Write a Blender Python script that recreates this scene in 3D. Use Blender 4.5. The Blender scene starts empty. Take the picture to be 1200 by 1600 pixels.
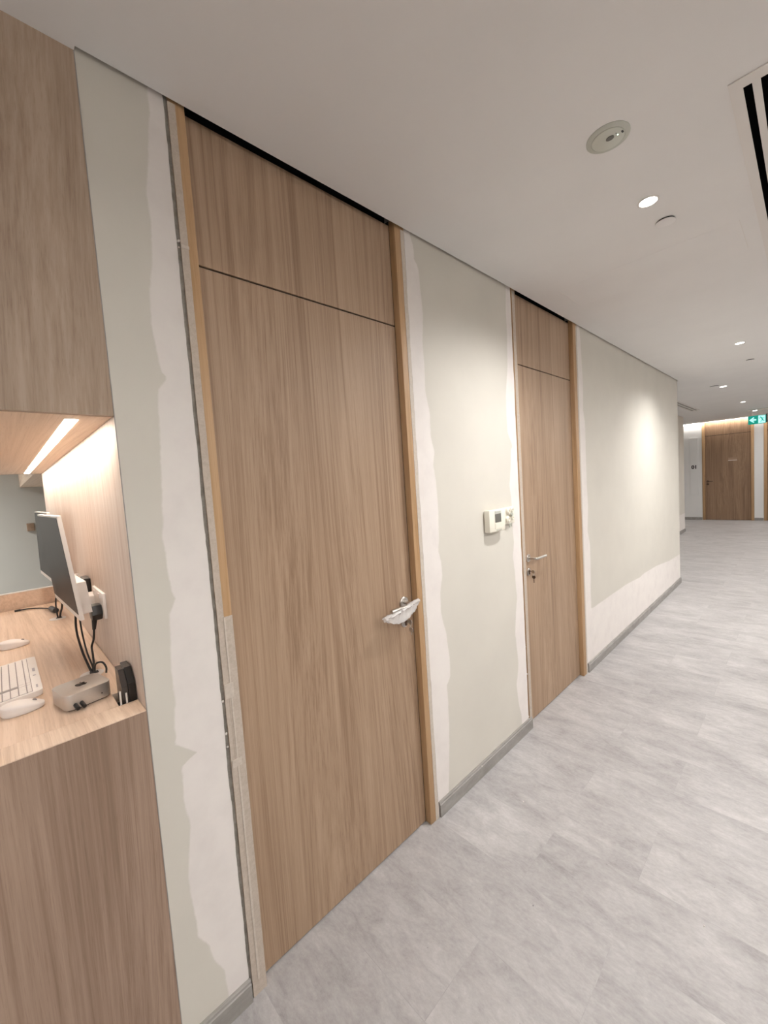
import bpy, bmesh, math, random
from mathutils import Vector, Matrix, noise as mnoise

random.seed(7)
SC = bpy.context.scene
COL = SC.collection
PI = math.pi
H = 2.764            # ceiling height
DESK = 1.074         # desk top height
PANEL = 0.245        # plane of the wood wall panel beside the desk
WARM = (1.0, 0.995, 0.98)

# ------------------------------------------------------------------ camera
def cam_axes(yaw, pitch, roll):
    cy, sy, cp, sp = math.cos(yaw), math.sin(yaw), math.cos(pitch), math.sin(pitch)
    f = Vector((-sy*cp, cy*cp, sp)); r = Vector((cy, sy, 0)); u = r.cross(f)
    r2 = math.cos(roll)*r + math.sin(roll)*u
    u2 = -math.sin(roll)*r + math.cos(roll)*u
    return r2, u2, f
cd = bpy.data.cameras.new('camera')
cam = bpy.data.objects.new('camera', cd); COL.objects.link(cam)
r_, u_, f_ = cam_axes(0.8125494, -0.0692909, -0.0667639)
m = Matrix((r_, u_, -f_)).transposed().to_4x4()
m.translation = Vector((1.2579819, 0.0, 1.65))
cam.matrix_world = m
cd.sensor_fit = 'VERTICAL'; cd.sensor_height = 24.0
cd.lens = 635.786*24.0/1600.0
cd.clip_start = 0.02; cd.clip_end = 60
SC.camera = cam

# ------------------------------------------------------------------ world, exposure
w = bpy.data.worlds.new('world'); SC.world = w; w.use_nodes = True
w.node_tree.nodes['Background'].inputs[0].default_value = (1.0, 0.97, 0.94, 1)
w.node_tree.nodes['Background'].inputs[1].default_value = 0.0
SC.view_settings.view_transform = 'Standard'
SC.view_settings.look = 'None'
SC.view_settings.exposure = 0.0
SC.view_settings.gamma = 1.0
SC.view_settings.use_curve_mapping = False
try:
    SC.cycles.max_bounces = 10; SC.cycles.diffuse_bounces = 7
    SC.cycles.sample_clamp_indirect = 6.0
except Exception:
    pass
SPOT_W = 195.0       # watts of one ceiling downlight
SPOT_FAR = 75.0      # of the ones past the corner
LED_DESK = 58.0      # emission of the strip under the wall cabinet
FILL_SIDE = 104.0      # emission of the unseen fill strip added along the right wall
LED_FAR = 44.0       # emission of the strip along the end wall

# ------------------------------------------------------------------ helpers
def link(o, parent=None):
    COL.objects.link(o)
    if parent is not None:
        o.parent = parent
    return o
def wloc(p):
    v = Vector((0, 0, 0))
    while p is not None:
        v += p.location; p = p.parent
    return v
def obj(name, bm, mat=None, parent=None, smooth=False, loc=None):
    """bm is in world coordinates; origin goes to loc (top level) or stays at the parent's."""
    base = wloc(parent) if parent is not None else Vector(loc or (0, 0, 0))
    bmesh.ops.translate(bm, verts=bm.verts, vec=-base)
    bmesh.ops.recalc_face_normals(bm, faces=bm.faces)
    me = bpy.data.meshes.new(name); bm.to_mesh(me); bm.free()
    if mat:
        for mm in (mat if isinstance(mat, (list, tuple)) else [mat]):
            me.materials.append(mm)
    if smooth:
        for p in me.polygons: p.use_smooth = True
        try: me.set_sharp_from_angle(angle=math.radians(38))
        except Exception: pass
    o = bpy.data.objects.new(name, me)
    if parent is None:
        o.location = base
    return link(o, parent)
def tag(o, label=None, cat=None, group=None, kind=None):
    if label: o['label'] = label
    if cat: o['category'] = cat
    if group: o['group'] = group
    if kind: o['kind'] = kind
    return o
def thing(name, loc, label=None, cat=None, group=None, kind=None):
    o = bpy.data.objects.new(name, None); o.location = loc; o.empty_display_size = 0.05
    link(o); return tag(o, label, cat, group, kind)
def struct(name, bm, mat, smooth=False):
    return tag(obj(name, bm, mat, smooth=smooth), kind='structure')
def B(): return bmesh.new()
def box(bm, x0, x1, y0, y1, z0, z1, bev=0.0, seg=2, mi=0):
    vs = [bm.verts.new((x, y, z)) for x in (x0, x1) for y in (y0, y1) for z in (z0, z1)]
    F = []
    for q in ((0, 1, 3, 2), (4, 6, 7, 5), (0, 4, 5, 1), (2, 3, 7, 6), (0, 2, 6, 4), (1, 5, 7, 3)):
        f = bm.faces.new([vs[i] for i in q]); f.material_index = mi; F.append(f)
    if bev > 0:
        es = {e for f in F for e in f.edges}
        bmesh.ops.bevel(bm, geom=list(es), offset=bev, segments=seg, affect='EDGES', profile=0.5)
    return bm
def prism(bm, pts, axis, a, b, bev=0.0):
    """polygon pts (2D) extruded along axis from a to b."""
    def P(p, t):
        return {'x': (t, p[0], p[1]), 'y': (p[0], t, p[1]), 'z': (p[0], p[1], t)}[axis]
    lo = [bm.verts.new(P(p, a)) for p in pts]; hi = [bm.verts.new(P(p, b)) for p in pts]
    n = len(pts); F = [bm.faces.new(lo[::-1]), bm.faces.new(hi)]
    for i in range(n):
        F.append(bm.faces.new((lo[i], lo[(i+1) % n], hi[(i+1) % n], hi[i])))
    if bev > 0:
        bmesh.ops.bevel(bm, geom=list({e for f in F[:2] for e in f.edges}), offset=bev, segments=2, affect='EDGES', profile=0.5)
    return bm
def frame_of(d):
    d = Vector(d).normalized()
    a = Vector((0, 0, 1)) if abs(d.z) < 0.9 else Vector((1, 0, 0))
    u = d.cross(a).normalized(); v = d.cross(u).normalized()
    return u, v, d
def lathe(bm, c, d, prof, n=32, mi=0):
    """profile [(radius, distance along d)], closed at ends with r=0 or caps"""
    u, v, d = frame_of(d); c = Vector(c); rings = []
    for r, t in prof:
        if r < 1e-6:
            rings.append([bm.verts.new(c + d*t)])
        else:
            rings.append([bm.verts.new(c + d*t + (u*math.cos(2*PI*k/n) + v*math.sin(2*PI*k/n))*r) for k in range(n)])
    for i in range(len(rings)-1):
        A, Bq = rings[i], rings[i+1]
        for k in range(n):
            k2 = (k+1) % n
            if len(A) == 1 and len(Bq) == 1: continue
            if len(A) == 1: f = bm.faces.new((A[0], Bq[k], Bq[k2]))
            elif len(Bq) == 1: f = bm.faces.new((A[k], A[k2], Bq[0]))
            else: f = bm.faces.new((A[k], A[k2], Bq[k2], Bq[k]))
            f.material_index = mi
    for R, last in ((rings[0], 0), (rings[-1], 1)):
        if len(R) > 1:
            f = bm.faces.new(R); f.material_index = mi
    return bm
def spline(pts, n=10):
    P = [Vector(p) for p in pts]; P = [2*P[0]-P[1]] + P + [2*P[-1]-P[-2]]; out = []
    for i in range(1, len(P)-2):
        p0, p1, p2, p3 = P[i-1:i+3]
        for k in range(n):
            t = k/n
            out.append(0.5*((2*p1) + (p2-p0)*t + (2*p0-5*p1+4*p2-p3)*t*t + (3*p1-p0-3*p2+p3)*t**3))
    out.append(P[-2]); return out
def tube(bm, pts, r, n=10, curve=True, seg=10):
    Q = spline(pts, seg) if curve else [Vector(p) for p in pts]
    rings = []; pu = None
    for i, p in enumerate(Q):
        d = (Q[min(i+1, len(Q)-1)] - Q[max(i-1, 0)]).normalized()
        if pu is None: u = frame_of(d)[0]
        else: u = (pu - d*pu.dot(d)).normalized()
        v = d.cross(u); pu = u
        rr = r(i/(len(Q)-1)) if callable(r) else r
        rings.append([bm.verts.new(p + (u*math.cos(2*PI*k/n) + v*math.sin(2*PI*k/n))*rr) for k in range(n)])
    for a, b in zip(rings, rings[1:]):
        for k in range(n):
            bm.faces.new((a[k], a[(k+1) % n], b[(k+1) % n], b[k]))
    bm.faces.new(rings[0][::-1]); bm.faces.new(rings[-1]); return bm
def text_mesh(s, size, place, mat, parent, name, bold=0.0, extrude=0.001):
    cu = bpy.data.curves.new(name, 'FONT'); cu.body = s; cu.size = size; cu.align_x = 'CENTER'; cu.align_y = 'CENTER'
    cu.extrude = extrude; cu.offset = bold
    t = bpy.data.objects.new('tmp_text', cu); COL.objects.link(t)
    dg = bpy.context.evaluated_depsgraph_get(); dg.update()
    me = bpy.data.meshes.new_from_object(t.evaluated_get(dg))
    bpy.data.objects.remove(t); bpy.data.curves.remove(cu)
    me.transform(place); me.transform(Matrix.Translation(-wloc(parent)))
    me.materials.clear(); me.materials.append(mat); me.name = name
    return link(bpy.data.objects.new(name, me), parent)
def lerp(tab, t):
    tab = sorted(tab)
    if t <= tab[0][0]: return tab[0][1]
    if t >= tab[-1][0]: return tab[-1][1]
    for (a, va), (b, vb) in zip(tab, tab[1:]):
        if a <= t <= b: return va + (vb-va)*(t-a)/max(b-a, 1e-9)

# ------------------------------------------------------------------ materials
def mat(name, col, rough=0.6, metal=0.0, spec=0.5, emit=None, alpha=None, trans=0.0, coat=0.0):
    M = bpy.data.materials.new(name); M.use_nodes = True
    b = M.node_tree.nodes['Principled BSDF']
    b.inputs['Base Color'].default_value = (*col, 1); b.inputs['Roughness'].default_value = rough
    b.inputs['Metallic'].default_value = metal; b.inputs['Specular IOR Level'].default_value = spec
    b.inputs['Transmission Weight'].default_value = trans; b.inputs['Coat Weight'].default_value = coat
    if alpha is not None: b.inputs['Alpha'].default_value = alpha
    if emit:
        b.inputs['Emission Color'].default_value = (*emit[0], 1); b.inputs['Emission Strength'].default_value = emit[1]
    return M
class NT:
    def __init__(s, M):
        s.t = M.node_tree; s.b = s.t.nodes['Principled BSDF']
    def n(s, typ, **kw):
        o = s.t.nodes.new(typ)
        for k, v in kw.items(): setattr(o, k, v)
        return o
    def l(s, a, b): s.t.links.new(a, b)
    def noise(s, vec, scale, detail=3, rough=0.5, dist=0.0):
        o = s.n('ShaderNodeTexNoise'); o.inputs['Scale'].default_value = scale; o.inputs['Detail'].default_value = detail
        o.inputs['Roughness'].default_value = rough; o.inputs['Distortion'].default_value = dist
        s.l(vec, o.inputs['Vector']); return o.outputs['Fac']
    def mapping(s, vec, scale=(1, 1, 1), loc=(0, 0, 0), rot=(0, 0, 0)):
        o = s.n('ShaderNodeMapping'); o.inputs['Scale'].default_value = scale; o.inputs['Location'].default_value = loc
        o.inputs['Rotation'].default_value = rot
        s.l(vec, o.inputs['Vector']); return o.outputs[0]
    def math(s, op, a, b=None, c=None, clamp=False):
        o = s.n('ShaderNodeMath', operation=op); o.use_clamp = clamp
        for i, v in enumerate((a, b, c)):
            if v is None: continue
            if isinstance(v, (int, float)): o.inputs[i].default_value = v
            else: s.l(v, o.inputs[i])
        return o.outputs[0]
    def ramp(s, fac, stops):
        o = s.n('ShaderNodeValToRGB'); e = o.color_ramp.elements
        while len(e) < len(stops): e.new(0.5)
        for i, (p, c) in enumerate(stops):
            e[i].position = p; e[i].color = (*c, 1) if len(c) == 3 else c
        s.l(fac, o.inputs[0]); return o.outputs[0]
    def mix(s, fac, a, b, blend='MIX'):
        o = s.n('ShaderNodeMix', data_type='RGBA', blend_type=blend)
        for i, v in ((0, fac), (6, a), (7, b)):
            if isinstance(v, (int, float)): o.inputs[i].default_value = v
            elif isinstance(v, tuple): o.inputs[i].default_value = (*v, 1)
            else: s.l(v, o.inputs[i])
        return o.outputs[2]
    def bump(s, h, strength, dist=0.002):
        o = s.n('ShaderNodeBump'); o.inputs['Strength'].default_value = strength; o.inputs['Distance'].default_value = dist
        s.l(h, o.inputs['Height']); s.l(o.outputs[0], s.b.inputs['Normal'])
    def obj(s): return s.n('ShaderNodeTexCoord').outputs['Object']

def wood(name, light, mid, dark, axis='z', offs=(0, 0, 0), rough=0.5, k=1.0):
    """straight-grained oak laminate; grain runs along axis"""
    M = mat(name, mid, rough, spec=0.35); N = NT(M)
    def st(q): return {'x': (q, 1, 1), 'y': (1, q, 1), 'z': (1, 1, q)}[axis]
    al2 = {'x': (0.13, 1, 1), 'y': (1, 0.13, 1), 'z': (1, 1, 0.13)}[axis]
    c = N.mapping(N.obj(), loc=offs)
    # slow sideways drift of the grain (cathedral figure)
    wv = N.noise(N.mapping(c, scale=al2), 2.0, 1, 0.4)
    wobble = N.n('ShaderNodeVectorMath', operation='SCALE')
    cmb = N.n('ShaderNodeCombineXYZ')
    d = N.math('SUBTRACT', wv, 0.5)
    for i in range(3):
        if i != 'xyz'.index(axis): N.l(d, cmb.inputs[i])
    N.l(cmb.outputs[0], wobble.inputs[0]); wobble.inputs['Scale'].default_value = 0.30
    add = N.n('ShaderNodeVectorMath', operation='ADD'); N.l(c, add.inputs[0]); N.l(wobble.outputs[0], add.inputs[1])
    v = add.outputs[0]
    fine = N.noise(N.mapping(v, scale=st(0.010)), 210*k, 3, 0.6)
    med = N.noise(N.mapping(v, scale=st(0.009)), 62*k, 3, 0.6)
    broad = N.noise(N.mapping(v, scale=st(0.05)), 8*k, 2, 0.5)
    f = N.math('ADD', N.math('MULTIPLY', fine, 0.26), N.math('MULTIPLY', med, 0.44))
    f = N.math('ADD', f, N.math('MULTIPLY', broad, 0.30))
    col = N.ramp(f, [(0.385, dark), (0.49, mid), (0.60, light)])
    pores = N.noise(N.mapping(v, scale=st(0.03)), 480*k, 2, 0.5)
    pm = N.ramp(pores, [(0.32, (0.88, 0.86, 0.84)), (0.42, (1, 1, 1))])
    col = N.mix(0.8, col, pm, 'MULTIPLY')
    N.l(col, N.b.inputs['Base Color'])
    N.bump(fine, 0.06, 0.001)
    return M
M_DOOR = wood('oak_laminate_door', (0.391, 0.275, 0.189), (0.323, 0.218, 0.144), (0.237, 0.151, 0.095))
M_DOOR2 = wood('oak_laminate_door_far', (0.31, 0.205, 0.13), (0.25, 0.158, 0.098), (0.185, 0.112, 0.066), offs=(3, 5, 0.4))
M_CAB = wood('oak_laminate_cabinet', (0.386, 0.294, 0.223), (0.323, 0.237, 0.172), (0.244, 0.168, 0.118), offs=(0, 7.3, 2))
M_CAB2 = wood('oak_laminate_desk_end', (0.350, 0.247, 0.186), (0.289, 0.199, 0.146), (0.217, 0.143, 0.100), offs=(0, 11.7, 5))
M_TOP = wood('oak_laminate_top', (0.76, 0.60, 0.48), (0.69, 0.53, 0.41), (0.59, 0.44, 0.33), axis='x')
M_BAND = wood('oak_laminate_band', (0.78, 0.63, 0.50), (0.70, 0.545, 0.425), (0.58, 0.435, 0.325), axis='x', offs=(4, 3, 1), k=1.3)
M_PANEL = wood('pale_oak_wall_panel', (0.76, 0.665, 0.60), (0.70, 0.60, 0.53), (0.62, 0.505, 0.435), offs=(2, 0, 9), k=0.7)
M_SOFFIT = wood('oak_laminate_soffit', (0.76, 0.61, 0.48), (0.70, 0.55, 0.42), (0.60, 0.45, 0.34), axis='x', offs=(0, 2, 0))

def paint():
    M = mat('wall_paint_and_filler', (0.6, 0.58, 0.53), 0.62, spec=0.3); N = NT(M)
    a = N.n('ShaderNodeAttribute', attribute_name='patch').outputs['Fac']
    c = N.obj()
    n1 = N.noise(c, 60, 4, 0.6); n2 = N.noise(c, 11, 3, 0.6)
    d = N.math('ADD', a, N.math('MULTIPLY', N.math('SUBTRACT', n1, 0.5), 0.006))
    d = N.math('ADD', d, N.math('MULTIPLY', N.math('SUBTRACT', n2, 0.5), 0.009))
    mr = N.n('ShaderNodeMapRange', interpolation_type='SMOOTHSTEP'); N.l(d, mr.inputs[0])
    mr.inputs[1].default_value = -0.0035; mr.inputs[2].default_value = 0.0045
    pat = N.ramp(N.noise(c, 7, 4, 0.6), [(0.30, (0.700, 0.655, 0.630)), (0.5, (0.740, 0.695, 0.668)), (0.7, (0.760, 0.718, 0.685))])
    pnt = N.ramp(N.noise(c, 3, 3, 0.5), [(0.3, (0.585, 0.555, 0.500)), (0.7, (0.620, 0.590, 0.530))])
    N.l(N.mix(mr.outputs[0], pnt, pat), N.b.inputs['Base Color'])
    rr = N.n('ShaderNodeMapRange'); N.l(mr.outputs[0], rr.inputs[0]); rr.inputs[3].default_value = 0.55; rr.inputs[4].default_value = 0.8
    N.l(rr.outputs[0], N.b.inputs['Roughness'])
    N.bump(N.math('ADD', mr.outputs[0], N.math('MULTIPLY', n1, 0.25)), 0.25, 0.001)
    return M
M_WALL = paint()
def plain_paint(name, col, bump=0.05):
    M = mat(name, col, 0.65, spec=0.3); N = NT(M); n = N.noise(N.obj(), 3, 3)
    N.l(N.ramp(n, [(0.3, tuple(c*0.97 for c in col)), (0.7, col)]), N.b.inputs['Base Color'])
    N.bump(N.noise(N.obj(), 180, 3), bump, 0.0008); return M
M_CEIL = plain_paint('ceiling_paint', (0.80, 0.785, 0.775))
M_WHITE = plain_paint('white_wall_paint', (0.76, 0.755, 0.745))
M_GREYWALL = plain_paint('pale_grey_wall_paint', (0.55, 0.545, 0.50))
def floor_mat():
    M = mat('grey_stone_vinyl', (0.45, 0.43, 0.42), 0.42, spec=0.45); N = NT(M)
    c = N.obj(); br = N.n('ShaderNodeTexBrick'); br.offset = 0.37; br.offset_frequency = 2
    N.l(N.mapping(c, loc=(0.13, -0.245+0.06, 0)), br.inputs['Vector'])
    br.inputs['Color1'].default_value = (0, 0, 0, 1); br.inputs['Color2'].default_value = (1, 1, 1, 1)
    br.inputs['Mortar'].default_value = (0.5, 0.5, 0.5, 1)
    for k, v in (('Scale', 1.0), ('Mortar Size', 0.0011), ('Mortar Smooth', 0.2), ('Bias', 0.0), ('Brick Width', 0.915), ('Row Height', 0.305)):
        br.inputs[k].default_value = v
    off = N.n('ShaderNodeVectorMath', operation='MULTIPLY'); N.l(br.outputs['Color'], off.inputs[0]); off.inputs[1].default_value = (5.3, 3.1, 0)
    add = N.n('ShaderNodeVectorMath', operation='ADD'); N.l(c, add.inputs[0]); N.l(off.outputs[0], add.inputs[1])
    v = add.outputs[0]
    big = N.noise(N.mapping(v, scale=(0.55, 1, 1)), 3.4, 6, 0.62, 0.3)
    mid = N.noise(N.mapping(v, scale=(0.45, 1, 1)), 15, 8, 0.74, 0.5)
    fine = N.noise(N.mapping(v, scale=(0.6, 1, 1)), 80, 5, 0.75)
    f = N.math('ADD', N.math('ADD', N.math('MULTIPLY', big, 0.36), N.math('MULTIPLY', mid, 0.42)), N.math('MULTIPLY', fine, 0.22))
    col = N.ramp(f, [(0.36, (0.250, 0.235, 0.232)), (0.46, (0.345, 0.328, 0.325)), (0.54, (0.415, 0.397, 0.393)), (0.64, (0.510, 0.490, 0.486))])
    tone = N.ramp(br.outputs['Color'], [(0, (0.965, 0.965, 0.965)), (1, (1.02, 1.02, 1.02))])
    col = N.mix(1.0, col, tone, 'MULTIPLY')
    spk = N.noise(c, 75, 2, 0.4)
    col = N.mix(N.ramp(spk, [(0.775, (0, 0, 0)), (0.79, (0.8, 0.8, 0.8))]), col, (0.16, 0.15, 0.15))
    col = N.mix(N.math('MULTIPLY', br.outputs['Fac'], 0.22), col, (0.25, 0.24, 0.24))
    N.l(col, N.b.inputs['Base Color'])
    N.l(N.math('ADD', N.math('MULTIPLY', mid, 0.22), 0.34), N.b.inputs['Roughness'])
    N.bump(N.math('SUBTRACT', N.math('MULTIPLY', mid, 0.3), br.outputs['Fac']), 0.12, 0.0015)
    return M
M_FLOOR = floor_mat()
def speck(name, a, b, scale=25, rough=0.5, stretch=(1, 1, 1), **kw):
    M = mat(name, a, rough, **kw); N = NT(M)
    n = N.noise(N.mapping(N.obj(), scale=stretch), scale, 5, 0.65)
    N.l(N.ramp(n, [(0.35, a), (0.65, b)]), N.b.inputs['Base Color']); return M
M_SKIRT = speck('grey_stone_skirting', (0.225, 0.210, 0.195), (0.315, 0.298, 0.280), 20, 0.5, (1, 0.4, 1))
M_FRAME = wood('golden_oak_door_frame', (0.47, 0.305, 0.170), (0.42, 0.262, 0.138), (0.345, 0.205, 0.100), rough=0.45, k=0.8)
M_TAPE = speck('masking_tape', (0.43, 0.365, 0.305), (0.50, 0.43, 0.365), 90, 0.7)
M_TAPE2 = speck('masking_tape_double', (0.50, 0.44, 0.38), (0.57, 0.505, 0.44), 90, 0.6)
M_GAP = speck('raw_groove', (0.24, 0.22, 0.195), (0.36, 0.335, 0.30), 40, 0.95)
M_CHIP = speck('plaster_crumb', (0.75, 0.70, 0.66), (0.85, 0.8, 0.77), 200, 0.9)
M_DARK = mat('dark_void_shade', (0.003, 0.003, 0.003), 1.0, spec=0.0)  # near-black, carries the shade of gaps and voids in its colour
M_SEAM = mat('door_seam_black', (0.012, 0.008, 0.006), 0.8)
M_STEEL = speck('satin_steel', (0.50, 0.47, 0.44), (0.62, 0.59, 0.56), 200, 0.28, metal=1.0)
M_BRONZE = mat('dark_key_metal', (0.10, 0.06, 0.04), 0.4, 0.6)
M_PLASTIC = mat('clear_plastic_film', (0.86, 0.84, 0.83), 0.16, alpha=0.55, spec=0.8, coat=0.6)
M_IVORY = mat('ivory_plastic', (0.78, 0.74, 0.64), 0.4)
M_LCD = mat('grey_display', (0.13, 0.125, 0.11), 0.2)
M_WPLAST = mat('white_plastic', (0.76, 0.73, 0.71), 0.38)
M_WPLAST2 = mat('white_key_plastic', (0.80, 0.76, 0.74), 0.45)
M_KEYGAP = mat('keyboard_gap_grey', (0.30, 0.27, 0.27), 0.6)
M_BLACK = mat('black_plastic', (0.010, 0.009, 0.009), 0.35)
M_RUBBER = mat('black_rubber', (0.014, 0.012, 0.012), 0.6)
M_SCREEN = mat('dark_screen_glass', (0.022, 0.017, 0.015), 0.4, spec=0.06)
M_ALU = speck('anodised_aluminium', (0.60, 0.575, 0.55), (0.63, 0.605, 0.58), 300, 0.38, metal=0.75)
M_LOGO = mat('black_mirror_logo', (0.02, 0.018, 0.018), 0.12)
M_LEGEND = mat('grey_key_legend', (0.42, 0.40, 0.44), 0.6)
M_CEILWHITE = mat('white_metal_grille', (0.74, 0.705, 0.675), 0.5)
M_SENSOR = mat('greenish_white_plastic', (0.56, 0.57, 0.51), 0.35)
M_SENSOR2 = mat('greenish_white_plastic_ring', (0.48, 0.49, 0.44), 0.4)
M_GLOW = mat('lit_downlight', (0.9, 0.88, 0.85), 0.5, emit=((1.0, 0.93, 0.86), 14.0))
M_LEDSTRIP = mat('lit_led_strip', (0.9, 0.85, 0.8), 0.5, emit=((1.0, 0.87, 0.74), LED_DESK))
M_LEDFAR = mat('lit_led_cove', (0.9, 0.88, 0.85), 0.5, emit=((1.0, 0.95, 0.88), LED_FAR))
M_SIGN = mat('exit_sign_green', (0.0, 0.22, 0.17), 0.4, emit=((0.0, 0.28, 0.21), 0.75))
M_SIGNW = mat('exit_sign_lit_white', (0.6, 0.9, 0.9), 0.4, emit=((0.42, 1.0, 0.98), 0.85))
M_SIGNBODY = mat('exit_sign_dark_edge', (0.03, 0.10, 0.09), 0.5)
M_TEXT = mat('charcoal_lettering', (0.035, 0.03, 0.03), 0.5)
M_PLATE = wood('oak_door_plate', (0.36, 0.25, 0.175), (0.31, 0.21, 0.14), (0.25, 0.165, 0.105), axis='x')

# ------------------------------------------------------------------ walls with jagged plaster edges
def jag(seed, z, amp):
    v = mnoise.noise(Vector((seed*13.7, z*9.0, 0.3)))*0.6 + mnoise.noise(Vector((seed*5.1, z*45.0, 2.3)))*0.4
    return v*amp
def wall_yz(name, y0, y1, z0, z1, patch, x=0.0, thick=0.15, j0=0.0, j1=0.0, step=0.02):
    ny = max(2, int(round((y1-y0)/step))); nz = int(round((z1-z0)/step))
    bm = B(); lay = bm.verts.layers.float.new('patch'); G = []
    for k in range(nz+1):
        z = z0 + (z1-z0)*k/nz; a = y0 + (jag(1+y0, z, j0) if j0 else 0); b = y1 + (jag(2+y1, z, j1) if j1 else 0)
        row = []
        for i in range(ny+1):
            y = a + (b-a)*i/ny
            v = bm.verts.new((x, y, z)); v[lay] = patch(y, z); row.append(v)
        G.append(row)
    for k in range(nz):
        for i in range(ny):
            bm.faces.new((G[k][i], G[k][i+1], G[k+1][i+1], G[k+1][i]))
    def back(v):
        n = bm.verts.new((x-thick, v.co.y, v.co.z)); n[lay] = 0.1; return n
    L = [back(r[0]) for r in G]; R = [back(r[-1]) for r in G]
    for k in range(nz):
        bm.faces.new((G[k][0], G[k+1][0], L[k+1], L[k])); bm.faces.new((G[k][-1], R[k], R[k+1], G[k+1][-1]))
    bm.faces.new([L[0]] + [L[-1], R[-1], R[0]])
    bm.faces.new([r for r in G[-1]] + [R[-1], L[-1]]); bm.faces.new([r for r in G[0]][::-1] + [L[0], R[0]])
    o = struct(name, bm, M_WALL); return o
W1 = [(2.766, 0.407), (2.705, 0.406), (2.606, 0.394), (2.488, 0.379), (2.404, 0.381), (2.318, 0.376), (2.258, 0.368), (2.218, 0.361), (2.133, 0.356), (2.057, 0.363), (1.998, 0.370), (1.99, 0.384), (1.955, 0.357), (1.891, 0.351), (1.791, 0.348), (1.691, 0.34), (1.591, 0.334), (1.543, 0.326), (1.506, 0.331), (1.453, 0.331), (1.383, 0.336), (1.36, 0.345), (1.322, 0.326), (1.247, 0.321), (1.163, 0.315), (1.075, 0.317), (0.989, 0.308), (0.965, 0.311), (0.945, 0.304), (0.905, 0.345), (0.890, 0.362), (0.881, 0.335), (0.870, 0.316), (0.767, 0.312), (0.686, 0.322), (0.528, 0.303), (0.452, 0.305), (0.379, 0.311), (0.336, 0.312), (0.29, 0.336), (0.229, 0.349), (0.174, 0.374), (0.105, 0.378), (0.059, 0.379)]
W2L = [(2.762, 1.466), (2.714, 1.487), (2.654, 1.485), (2.639, 1.512), (2.537, 1.520), (2.422, 1.527), (2.302, 1.512), (2.185, 1.515), (2.066, 1.513), (1.966, 1.537), (1.86, 1.532), (1.787, 1.554), (1.726, 1.539), (1.651, 1.552), (1.582, 1.555), (1.495, 1.557), (1.369, 1.551), (1.307, 1.54), (1.234, 1.558), (1.176, 1.558), (1.098, 1.536), (1.002, 1.532), (0.94, 1.547), (0.889, 1.563), (0.814, 1.572), (0.744, 1.581), (0.651, 1.578), (0.625, 1.544), (0.556, 1.549), (0.39, 1.544), (0.196, 1.526), (0.082, 1.511)]
W2R = [(2.77, 2.307), (2.634, 2.295), (2.498, 2.298), (2.298, 2.287), (2.117, 2.249), (1.966, 2.25), (1.905, 2.253), (1.826, 2.306), (1.814, 2.282), (1.714, 2.273), (1.591, 2.247), (1.505, 2.262), (1.426, 2.263), (1.309, 2.261), (1.236, 2.27), (1.153, 2.247), (1.07, 2.263), (0.965, 2.269), (0.89, 2.279), (0.807, 2.255), (0.675, 2.236), (0.564, 2.25), (0.479, 2.258), (0.418, 2.245), (0.353, 2.223), (0.239, 2.237), (0.125, 2.268)]
W3L = [(2.772, 3.422), (2.663, 3.438), (2.497, 3.45), (2.334, 3.462), (2.132, 3.445), (2.033, 3.477), (1.828, 3.473), (1.519, 3.474), (1.361, 3.488), (1.154, 3.457), (1.042, 3.503), (0.828, 3.5), (0.669, 3.486)]
W3B = [(3.574, 0.50), (4.062, 0.501), (4.444, 0.500), (4.88, 0.475), (5.026, 0.487), (5.558, 0.471), (6.184, 0.419), (6.775, 0.403)]
def p1(y, z): return y - lerp(W1, z)
def p2(y, z): return max(lerp(W2L, z) - y, y - lerp(W2R, z))
def p3(y, z): return max(lerp(W3L, z) - y, min(lerp(W3B, y) - z, 0.2))
wall_yz('wall_left_near', 0.246, 0.4455, 0, H+0.12, p1, j1=0.004, step=0.01)
wall_yz('wall_left_middle', 1.426, 2.358, 0, H+0.12, p2, j0=0.004, j1=0.005)
wall_yz('wall_left_far', 3.366, 6.789, 0, H+0.12, p3, j0=0.005, step=0.03)
wall_yz('wall_alcove', 6.80, 12.10, 0, H+0.02, lambda y, z: 0.45-z, x=-0.872, step=0.06)

def wall_box(name, *a, m=None):
    return struct(name, box(B(), *a), m or M_WHITE)
wall_box('floor', -6, 2.6, -3.2, 15.0, -0.06, 0, m=M_FLOOR)
# ceiling: plasterboard with a shadow gap along the left wall
bm = B()
prism(bm, [(0.013, 0.246), (0.013, 6.79), (-2.3, 6.79), (-2.3, 12.135), (2.51, 12.135), (2.51, -3.2), (-6, -3.2), (-6, 1.6), (-2.41, 1.6), (-2.41, 0.262), (-0.002, 0.262), (-0.002, 0.246)], 'z', H, H+0.018)
struct('ceiling', bm, M_CEIL)
bm = B(); box(bm, -2.3, 2.6, 12.143, 14.60, H+0.002, H+0.02)
struct('ceiling_end', bm, M_CEIL)
wall_box('ceiling_plenum', -6, 2.6, -3.2, 15, H+0.16, H+0.2, m=M_DARK)
wall_box('wall_right', 2.6, 2.75, -3.2, 15.0, 0, H+0.2)
wall_box('wall_rear', -6, 2.75, -3.35, -3.2, 0, H+0.2)
wall_box('wall_back', -4.85, -4.7, -3.2, 1.6, 0, H+0.2, m=M_GREYWALL)
wall_box('wall_booth', -6, -2.41, 1.6, 1.75, 0, H+0.2, m=M_GREYWALL)
wall_box('wall_side_passage', -2.45, -2.3, 12.16, 15.0, 0, H+0.02)
wall_box('wall_alcove_return', -2.3, -1.02, 11.98, 12.10, 0, H)
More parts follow.
